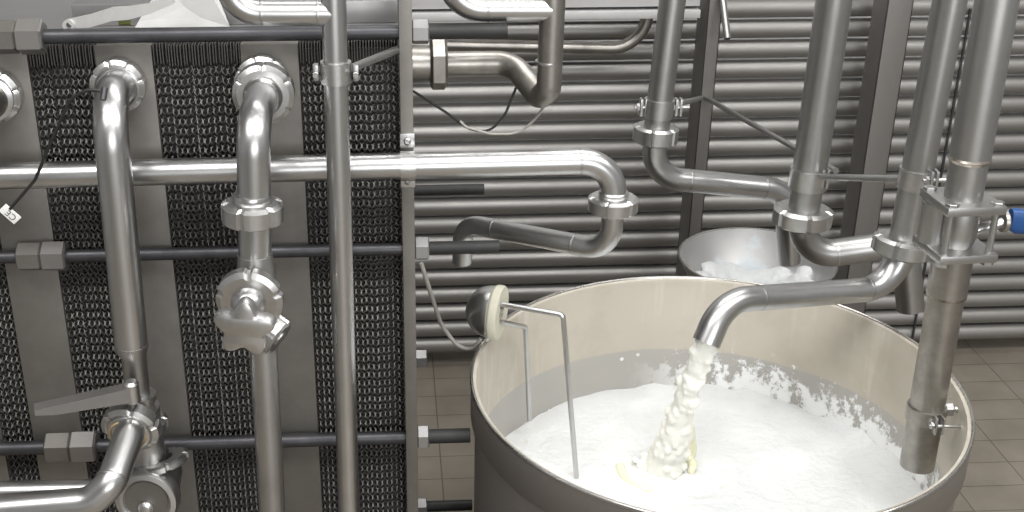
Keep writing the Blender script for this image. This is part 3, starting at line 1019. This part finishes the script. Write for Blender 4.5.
# pouring pipe
Y10 = 2.30
a10, b10 = at(950, 0, Y10), at(904, 243, Y10)
ax10 = zdir(a10, b10)
r10 = rad(32, at(925, 128, Y10))
t = thing('spout_pipe', 'upright pipe ending in curved spout that pours curd into the vat', 'pipe', b10)
MB().tube([up_to_ceiling(a10, ax10), a10, b10], r10).build('pipe', M['pipe_dull'], t)
union('union_nut', at(902, 246, Y10), V((-0.12, -0.05, -1)), 58, 0.040, t, r10 * 0.9, 6, 0.25)
k10 = at(884, 287, Y10 - 0.02)
sp = bend([b10, at(891, 288, Y10 - 0.01), at(724, 300.5, YM + 0.03), mouth], [0.085, 0.085], 18)
rs = rad(26.5, at(760, 300, YM))
rads = [rs * (1.16 if i < 12 else 1.0) for i in range(len(sp))]
for i in range(len(sp)):
    u_ = min(1, max(0, (i - 4) / 14))
    rads[i] = rs * (1.2 - 0.2 * u_ + 0.10 * max(0, (i - len(sp) + 14) / 14))
MB().tube(sp, rads, inner=0.003).build('spout', M['pipe'], t, label='polished curved spout')
weld_on(sp, 758, 300, rs, t)
weld_on(sp, 866, 291, rs * 1.02, t)
c10 = at(917, 178, Y10)
t = thing('clamp_bracket', 'clamp on pouring pipe with level tie rod to the thick pipe beside', 'bracket', c10, 'pipe clamp brackets')
clamp(c10, ax10, r10, 0.042, t, [at(930, 180, Y10 - 0.035)], [at(905, 179, Y10), at(822, 177, Y9 - 0.05)], rad(7.5, c10), 'pipe')

# big pipe with square flanged valve dipping in the vat
pb = atz(917, 465, ZM + 0.14)
Y11 = pb.y
print('Y11', Y11)
a11 = at(997, 0, Y11)
ax11 = zdir(a11, pb)


def on11(py):
    t_ = (py - 0) / 466.0
    # point on the axis seen at photo row py
    lo, hi = 0.0, 1.0
    for _ in range(40):
        mid = (lo + hi) / 2
        q = a11.lerp(pb, mid) - CAM
        row = PY - F * q.dot(_up) / q.dot(_fw)
        if row < py:
            lo = mid
        else:
            hi = mid
    return a11.lerp(pb, lo)


r11 = rad(41, on11(80))
t = thing('dip_pipe', 'large upright pipe at right dipping into the vat below flanged valve', 'pipe', pb)
MB().tube([up_to_ceiling(a11, ax11), on11(158)], r11).build('upper_pipe', M['pipe_dull'], t)
MB().tube([on11(156), on11(206)], rad(37, on11(180))).build('upper_neck', M['pipe_dull'], t)
MB().lathe([(r11 * 0.9, -0.007), (r11 * 0.97, -0.006), (r11 + 0.002, 0), (r11 * 0.97, 0.006), (r11 * 0.9, 0.007)], on11(158), ax11).build('weld_seam', M['weld'], t, label='browned weld bead')
MB().tube([on11(250), on11(293)], rad(39, on11(270))).build('lower_neck', M['pipe_old'], t)
weld(on11(294), ax11, rad(38, on11(293)), t, 0.003, 'weld')
MB().tube([on11(292), pb], rad(34, on11(400)), inner=0.003).build('lower_pipe', M['pipe_old'], t)
c11 = on11(412)
rc11 = rad(34, c11)
tcl = thing('clamp_bracket', 'clamp with bolt fixing the dipping pipe to the vat rim', 'bracket', c11, 'pipe clamp brackets')
MB().lathe([(rc11 * 0.98, 0), (rc11 + 0.004, 0), (rc11 + 0.004, 0.03), (rc11 * 0.98, 0.03)], c11 - ax11 * 0.015, ax11).build('clamp_band', M['pipe_old'], tcl)
fe = c11 + V((0.008, -rc11 - 0.006, -0.004))
for dx in (-0.008, 0.006):
    MB().box(fe + V((dx, 0, 0)), (0.004, 0.022, 0.036), bevel=0.001).build('ear', M['pipe'], tcl)
MB().tube([fe + V((-0.02, -0.004, 0)), fe + V((0.05, -0.004, -0.005))], 0.0035, seg=10).hexnut(fe + V((-0.018, -0.004, 0)), (1, 0, 0), 0.008, 0.007).build('bolt', M['pipe'], tcl)
sb = c11 + V((rc11, 0, 0.004))
# the fixing bolt runs right until it meets the wall of the vat
dx_w = math.sqrt(max(1e-6, (VR - 0.014) ** 2 - (sb.y - VC.y) ** 2)) + VC.x
xe = dx_w + 0.004
MB().tube([sb - V((0.006, 0, 0)), V((xe, sb.y, sb.z))], 0.0048, seg=12).hexnut(sb, (1, 0, 0), 0.014, 0.018).build('fixing_bolt', M['pipe'], tcl)
MB().ball((xe - 0.004, sb.y, sb.z), 0.0075).build('bolt_head', M['pipe'], tcl)

vc = on11(232)
tb = thing('flanged_valve', 'ball valve between two square bolted flanges with blue handle at right', 'valve', vc)
zf1, zf0 = on11(201), on11(248)
FW = 60 * (zf1 - CAM).dot(_fw) / F / 2
RZ = Matrix.Rotation(math.radians(3), 3, 'Z')
for c in (zf1, zf0):
    MB().box(c, (FW * 2.04, FW * 2.04, 0.017), rot=RZ, bevel=0.004).build('flange', M['pipe_dull'], tb)
for sx in (-1, 1):
    for sy in (-1, 1):
        off = RZ @ V((sx * FW * 0.78, sy * FW * 0.78, 0))
        p0, p1 = zf0 + off, zf1 + off
        MB().tube([p0 - V((0, 0, 0.014)), p1 + V((0, 0, 0.012))], 0.006, seg=14).hexnut(p1 + V((0, 0, 0.006)), (0, 0, 1), 0.012, 0.008).hexnut(p0 - V((0, 0, 0.016)), (0, 0, 1), 0.012, 0.009).build('bolt', M['pipe_dull'], tb, smooth=25)
rv = rad(36, vc)
dv = zf1 - zf0
MB().tube([zf0, zf0 + dv * 0.15, zf0 + dv * 0.3, zf0 + dv * 0.85, zf1], [rv * 0.8, rv * 0.95, rv * 1.05, rv * 1.05, rv * 0.95]).build('valve_body', M['pipe_dull'], tb)
MB().tube([zf0 + V((-0.036, 0.020, 0.008)), zf1 + V((-0.036, 0.020, -0.008))], 0.026, seg=28).build('side_chamber', M['pipe_dull'], tb)
sv = vc + V((rv * 0.8, -0.005, 0.004))
ev = at(1008, 221, Y11 - 0.01)
MB().tube([sv, ev], 0.010, seg=16).build('stem', M['pipe'], tb)
MB().lathe([(0.006, 0), (0.020, 0), (0.021, 0.006), (0.018, 0.010), (0.006, 0.01)], ev - V((0.012, 0, 0)), (1, 0, 0), seg=24).build('gland', M['pipe_old'], tb)
hb = ev + V((0.003, 0, 0))
hp = [hb + V((0, 0, 0.016)), hb + V((0.03, -0.004, 0.012)), hb + V((0.075, -0.01, 0.004))]
mb = MB()
rr_ = []
for q, hw, hz in ((hb + V((0, 0, 0.003)), 0.010, 0.020), (hb + V((0.012, 0, 0.0)), 0.012, 0.024), (hb + V((0.05, -0.005, -0.004)), 0.011, 0.020), (hb + V((0.12, -0.01, -0.012)), 0.010, 0.017)):
    rr_.append([q + V((0, hw * math.copysign(abs(math.cos(a)) ** 0.6, math.cos(a)), hz * math.copysign(abs(math.sin(a)) ** 0.6, math.sin(a)))) for a in [2 * PI * k / 24 for k in range(24)]])
mb.rings(rr_)
mb.build('handle', M['blue'], tb, smooth=50, label='bright blue plastic handle')

# ------------------------------------------------------------------ curd stream
hitp = atz(658, 468, ZM)
st = MB()
p0 = mouth + V((0.012, 0.0, 0.02))
nst = 26
pts, rds = [], []
for i in range(nst + 1):
    s = i / nst
    zz = p0.z + (hitp.z - 0.01 - p0.z) * (s ** 1.15)
    xx = p0.x + (hitp.x + 0.012 - p0.x) * (0.72 * s + 0.28 * s ** 0.55)
    yy = p0.y + (hitp.y - p0.y) * s
    pts.append(V((xx, yy, zz)))
    rds.append(rs * (0.80 + 0.12 * s + 1.9 * max(0, s - 0.60)) * (1 + 0.08 * math.sin(i * 2.1)))
st.tube(pts, rds, seg=20)
random.seed(3)
for i in range(240):
    s = random.random() ** 0.8 * 0.97 + 0.04
    j = min(nst, int(s * nst))
    if j < 3:
        continue
    q = pts[j]
    rr = rds[j]
    a = random.random() * 2 * PI
    st.ball(q + V((math.cos(a), math.sin(a), 0)) * rr * (0.72 + 0.35 * random.random()), 0.005 + 0.007 * random.random(), 1, (1, 1, 1.4))
for i in range(34):
    a = random.random() * 2 * PI
    dd = 0.02 + 0.034 * random.random() ** 1.5
    q = hitp + V((math.cos(a) * dd * 1.1, math.sin(a) * dd, 0.006 + 0.012 * random.random()))
    st.ball(q - V((0, 0, 0.006)), 0.006 + 0.007 * random.random(), 1)
stream = st.build('pouring_curd', M['stream'], None, smooth=0)
md = stream.modifiers.new('remesh', 'REMESH')
md.mode = 'VOXEL'
md.voxel_size = 0.003
md.use_smooth_shade = True
ms = stream.modifiers.new('smooth', 'SMOOTH')
ms.factor = 0.6
ms.iterations = 5
tag(stream, 'lumpy stream of cream white curd pouring from the spout', 'curd')
ws = MB()
random.seed(11)
qb = atz(690, 452, ZM + 0.01)
ws.tube(bend([atz(676, 462, ZM), atz(690, 456, ZM + 0.01), at(689, 440, qb.y), at(687, 425, qb.y + 0.005)], 0.02), 0.016, seg=16)
for i in range(24):
    a = -0.5 + 1.1 * i / 23
    ws.ball(hitp + V((math.cos(a) * 0.075, math.sin(a) * 0.06, 0.004 + 0.01 * random.random())), 0.007 + 0.006 * random.random(), 1)
wh = ws.build('whey_splash', M['whey'], stream, smooth=0, label='pale yellow whey sheet splashing up right of the stream')
whs = [wh]
ws = MB()
for i in range(40):
    a = PI * 0.95 + 1.25 * i / 39
    ws.ball(hitp + V((math.cos(a) * 0.082, math.sin(a) * 0.085, -0.005)), 0.010 + 0.004 * random.random(), 1)
whs.append(ws.build('whey_splash', M['whey'], stream, smooth=0, label='pale yellow whey ripple curving left of the foot'))
for wh in whs:
    wm = wh.modifiers.new('remesh', 'REMESH')
    wm.mode = 'VOXEL'
    wm.voxel_size = 0.004
    wm.use_smooth_shade = True
    wm2 = wh.modifiers.new('smooth', 'SMOOTH')
    wm2.factor = 0.6
    wm2.iterations = 4

# ------------------------------------------------------------------ level probe on the vat rim
zmill = ZM + 0.004
q1 = atz(577, 477, zmill - 0.004)
q2 = atz(529.5, 420, ZM + 0.05)
YQ = (q1.y * 0.55 + q2.y * 0.45)
pc = at(500, 313, YQ)
tp = thing('level_probe', 'domed level sensor with cream disc and two bent rods on left vat rim', 'sensor', pc)
pax = V((0.93, -0.34, -0.03)).normalized()
rd_ = rad(57, pc)
MB().lathe([(0.003, -0.018), (rd_ * 0.9, -0.018), (rd_ * 0.98, -0.012), (rd_ * 0.98, 0.0), (rd_ * 0.94, 0.004), (0.003, 0.004)], pc, pax, seg=56).build('disc', M['cream'], tp, label='cream plastic mounting disc')
dome = [(rd_ * 0.93 * math.cos(k * PI / 2 / 14), -0.018 - rd_ * 0.92 * math.sin(k * PI / 2 / 14)) for k in range(14)] + [(0.002, -0.018 - rd_ * 0.92)]
MB().lathe([(0.003, -0.018)] + dome, pc, pax, seg=56).build('dome', M['dome'], tp, label='round steel dome')
s1, s2_ = at(506, 305, YQ - 0.02), at(507, 323, YQ - 0.02)
k1_ = at(563, 315, q1.y)
k2_ = at(525.5, 327, q2.y)
rr1 = rad(5.5, s1)
MB().tube(bend([s1 - pax * 0.02, k1_, q1 - V((0, 0, 0.01))], 0.010, 6), rr1, seg=14).build('electrode_rod', M['pipe'], tp)
MB().tube(bend([s2_ - pax * 0.02, k2_, q2], 0.010, 6), rr1, seg=14).build('electrode_rod', M['pipe'], tp)
for (px, py) in ((506, 305), (507, 323), (509, 311), (504, 316), (511, 306)):
    q = at(px, py, YQ - 0.02)
    q = q - pax * ((q - pc).dot(pax) - 0.003)
    MB().hexnut(q, pax, 0.006, 0.008).build('terminal_nut', M['nut'], tp, smooth=20)
# bracket from the disc down to the rim
qr = V((pc.x, pc.y, 0))
dirv = (qr.xy - VC.xy).normalized()
rim_p = V((VC.x + dirv.x * (VR + 0.008), VC.y + dirv.y * (VR + 0.008), ZR - 0.02))
MB().tube([pc - pax * 0.016 - V((0, 0, rd_ * 0.6)), rim_p], 0.008, seg=12).build('mount_stem', M['pipe_dull'], tp)
YCB = pc.y
cb = MB().tube(bend([at(421, 263, YE + 0.05), at(428, 285, YE + 0.05), at(441, 325, YCB + 0.02), at(458, 347, YCB + 0.01), at(474, 350, YCB), at(481, 338, YCB)], [0.1, 0.1, 0.05, 0.03], 6), rad(4.2, pc), seg=12).build('sensor_cable', M['cable_grey'], None)
tag(cb, 'grey cable hanging from end frame to the domed level sensor', 'cable')

# ------------------------------------------------------------------ hopper behind the vat
YH = 2.95
hc = at(757, 258, YH)
RH = rad(154, hc)
hop = thing('hopper', 'small steel funnel hopper with milky residue behind the big vat', 'hopper', (hc.x, hc.y, 0))


def hopper_mat():
    m, nt, b = new_mat('hopper_inside')
    N, L = nt.nodes, nt.links
    tc = N.new('ShaderNodeTexCoord')
    sp_ = N.new('ShaderNodeSeparateXYZ')
    L.new(tc.outputs['Object'], sp_.inputs[0])
    n = N.new('ShaderNodeTexNoise')
    n.inputs['Scale'].default_value = 13
    n.inputs['Detail'].default_value = 5
    L.new(tc.outputs['Object'], n.inputs['Vector'])
    mr = N.new('ShaderNodeMapRange')
    mr.inputs['From Min'].default_value = hc.z - 0.05
    mr.inputs['From Max'].default_value = hc.z - 0.17
    mr.inputs['To Min'].default_value = 0.0
    mr.inputs['To Max'].default_value = 0.5
    L.new(sp_.outputs['Z'], mr.inputs['Value'])
    ad = N.new('ShaderNodeMath')
    ad.operation = 'ADD'
    L.new(n.outputs['Fac'], ad.inputs[0])
    L.new(mr.outputs['Result'], ad.inputs[1])
    r = N.new('ShaderNodeValToRGB')
    r.color_ramp.elements[0].position = 0.60
    r.color_ramp.elements[0].color = (0, 0, 0, 1)
    r.color_ramp.elements[1].position = 0.74
    r.color_ramp.elements[1].color = (1, 1, 1, 1)
    L.new(ad.outputs[0], r.inputs['Fac'])
    mx = N.new('ShaderNodeMixRGB')
    mx.inputs[1].default_value = (0.56, 0.555, 0.55, 1)
    mx.inputs[2].default_value = (0.66, 0.71, 0.74, 1)
    L.new(r.outputs['Color'], mx.inputs['Fac'])
    L.new(mx.outputs['Color'], b.inputs['Base Color'])
    inv = N.new('ShaderNodeMath')
    inv.operation = 'SUBTRACT'
    inv.inputs[0].default_value = 0.95
    L.new(r.outputs['Color'], inv.inputs[1])
    inv.use_clamp = True
    L.new(inv.outputs[0], b.inputs['Metallic'])
    b.inputs['Roughness'].default_value = 0.5
    return m


M['hopper_in'] = hopper_mat()
oz = (hc.x, hc.y, hc.z)
MB().lathe(
           [(RH - 0.003, 0.0), (RH * 0.93, -0.03), (RH * 0.76, -0.085), (RH * 0.5, -0.145), (0.04, -0.21), (0.005, -0.21)], oz, (0, 0, 1), seg=72, cap=False).build('bowl_inside', M['hopper_in'], hop, smooth=60)
MB().lathe([(RH, 0.001), (RH * 0.945, -0.03), (RH * 0.78, -0.09), (RH * 0.52, -0.155), (0.05, -0.23), (0.045, -0.34), (0.005, -0.34)], oz, (0, 0, 1), seg=72, cap=False).build('bowl_outside', M['pipe_dull'], hop, smooth=60)
MB().lathe([(RH + 0.003 * math.cos(q), 0.003 * math.sin(q)) for q in [2 * PI * k / 8 for k in range(8)]], oz, (0, 0, 1), seg=80, close=True).build('rim', M['rim'], hop)
for k in range(3):
    q = PI / 2 + k * 2 * PI / 3
    MB().tube([hc + V((RH * 0.7 * math.cos(q), RH * 0.7 * math.sin(q), -0.155)), V((hc.x + RH * 0.85 * math.cos(q), hc.y + RH * 0.85 * math.sin(q), 0))], 0.012, seg=14).build('leg', M['pipe_dull'], hop)
res = MB()
random.seed(5)
for i in range(150):
    a = random.random() * 2 * PI
    k_ = math.sqrt(random.random()) * (0.66 + 0.14 * math.sin(3 * a + 0.6))
    zz = -0.065 - 0.12 * (0.76 - k_)
    res.ball(hc + V((RH * k_ * math.cos(a), RH * k_ * math.sin(a), zz - 0.004)), 0.020 + 0.016 * random.random(), 1, (1, 1, 0.5))
foam = res.build('curd_residue', M['milk'], None, smooth=0)
mm = foam.modifiers.new('remesh', 'REMESH')
mm.mode = 'VOXEL'
mm.voxel_size = 0.008
mm.use_smooth_shade = True
tag(foam, 'white foam and curd remains lying in the small hopper', 'milk')

# ------------------------------------------------------------------ loose cables
c = MB().tube(bend([at(100, 91, Y1 - 0.03), at(88, 88, Y1 - 0.03), at(70, 100, Y1 - 0.02), at(52, 140, Y1), at(35, 180, Y1 + 0.02), at(10, 209, Y1 + 0.03)], 0.05, 6), rad(3.4, at(50, 140, Y1)), seg=10).build('tagged_cable', M['cable'], None)
tag(c, 'black cable drooping from the thick left pipe with white tag', 'cable')
tg = at(10, 214, Y1 + 0.03)
ex = (at(19, 221, Y1 + 0.03) - at(4, 208, Y1 + 0.03)).normalized()
ey = V((0, -1, 0)).cross(ex).normalized()
if ey.z < 0:
    ey = -ey
pxm = (tg - CAM).dot(_fw) / F
Rm = Matrix((ex, V((0, -1, 0)), ey)).transposed()
tgo = MB().box(tg, (20 * pxm, 0.0018, 11 * pxm), rot=Rm, bevel=0.0006).build('cable_tag', M['tag'], c, label='white plastic cable tag with CE mark')
fc = bpy.data.curves.new('mark', 'FONT')
fc.body = 'CE'
fc.size = 9.5 * pxm
fc.align_x = 'CENTER'
fc.align_y = 'CENTER'
fo = bpy.data.objects.new('mark', fc)
me = bpy.data.meshes.new_from_object(fo)
me.name = 'marking'
bpy.data.objects.remove(fo)
bpy.data.curves.remove(fc)
mo = bpy.data.objects.new('marking', me)
me.materials.append(M['ink'])
COL.objects.link(mo)
R2 = Matrix((-ex, -ey, V((0, -1, 0)))).transposed().to_4x4()
me.transform(Matrix.Translation(tg + V((0, -0.0013, 0)) + ex * 1.5 * pxm) @ R2)
mo.parent = tgo
YC = 2.14
c = MB().tube(bend([at(413, 91, YC), at(447, 113, YC), at(470, 130, YC), at(490, 132, YC), at(505, 115, YC), at(518, 83, YC + 0.01)], [0.2, 0.06, 0.05, 0.06], 6), rad(2.6, at(470, 130, YC)), seg=10).build('thin_cable', M['cable'], None)
tag(c, 'thin black cable sagging between end frame and pointed elbow pipe', 'cable')
c = MB().tube(bend([at(460, 121, YC - 0.006), at(466, 127, YC - 0.01), at(490, 134, YC - 0.012), at(518, 134, YC - 0.012), at(535, 120, YC - 0.02), at(547, 102, Y6)], [0.02, 0.06, 0.06, 0.06], 6), rad(2.6, at(470, 130, YC)), seg=10).build('thin_cable', M['cable_grey'], None)
tag(c, 'thin pale grey cable hanging from tip of the pointed elbow', 'cable')

# ------------------------------------------------------------------ lever and guard sheet on top of the exchanger
ZL = ztop + 0.016
def top(px, py, z):
    return atz(px, py, z)
g0 = [at(134, 29, YE + 0.05), at(230, 27, YE + 0.05), at(216, -8, YE + 0.08), at(196, -30, YE + 0.09), at(166, -24, YE + 0.09), at(150, 2, YE + 0.08)]
gs = MB().prism(g0, (0, 0.003, 0)).build('guard_sheet', M['white_paint'], None, smooth=0)
tag(gs, 'pale sheet metal guard standing on top of the plate pack', 'guard')
lv = thing('spare_lever', 'bright flat lever handle with holed end above the top tie rod', 'lever', at(70, 26, YE - 0.01))
pA = [(66, 20), (72, 19), (90, 15), (112, 8), (128, 7), (150, 4), (172, -6), (174, 4), (150, 14), (128, 20), (112, 21), (92, 27), (72, 31), (66, 30), (62, 25)]
MB().prism([at(a, b, YE - 0.012) for a, b in pA], (0, 0.010, 0)).build('lever_arm', M['lever'], lv, smooth=0)
MB().lathe([(rad(3.0, at(69, 25, YE)), 0), (rad(11.5, at(69, 25, YE)), 0), (rad(11.5, at(69, 25, YE)), 0.006), (rad(3.0, at(69, 25, YE)), 0.006)], at(69, 25, YE - 0.011), (0, -1, 0), seg=24, close=True).build('eye', M['lever'], lv)
MB().tube([at(69, 25, YE - 0.010), at(69, 25, YE - 0.0175)], rad(5.5, at(69, 25, YE)), seg=16).build('eye_hole', M['rubber'], lv, label='dark hole in the lever end')  # solid disc, its black colour gives the shade of an open eye
kk = at(125, 21, YE - 0.0)
MB().tube([kk + V((-0.010, 0, 0)), kk + V((0.010, 0, 0))], rad(9, kk), seg=16).build('lever_pin', M['brass'], lv)

# ------------------------------------------------------------------ light
def area(name, loc, size, power, rot, col=(1, 0.995, 0.985)):
    l = bpy.data.lights.new(name, 'AREA')
    l.shape = 'RECTANGLE'
    l.size, l.size_y = size
    l.energy = power
    l.color = col
    o = bpy.data.objects.new(name, l)
    o.location = loc
    o.rotation_euler = rot
    COL.objects.link(o)
    return o


area('ceiling_lamp', (-1.2, 0.4, ZC - 0.03), (1.5, 1.2), 60, (0, 0, 0))
area('ceiling_lamp', (0.8, 0.6, ZC - 0.03), (1.5, 1.2), 75, (0, 0, 0))
area('ceiling_lamp', (2.7, 0.9, ZC - 0.03), (1.5, 1.2), 48, (0, 0, 0))
area('ceiling_lamp', (0.8, 2.9, ZC - 0.03), (2.4, 0.8), 40, (0, 0, 0))
area('window_daylight', (1.2, YF + 0.05, 2.2), (3.2, 1.6), 100, (PI / 2, 0, 0), (0.97, 0.985, 1.0))  # added fill light before the blank front wall, which has no window
w = bpy.data.worlds.new('world')
S.world = w
w.use_nodes = True
w.node_tree.nodes['Background'].inputs['Color'].default_value = (0.5, 0.5, 0.5, 1)
w.node_tree.nodes['Background'].inputs['Strength'].default_value = 0.3

vs = S.view_settings
vs.view_transform = 'Standard'
vs.look = 'None'
vs.gamma = 1
vs.use_curve_mapping = False
vs.exposure = 0.15
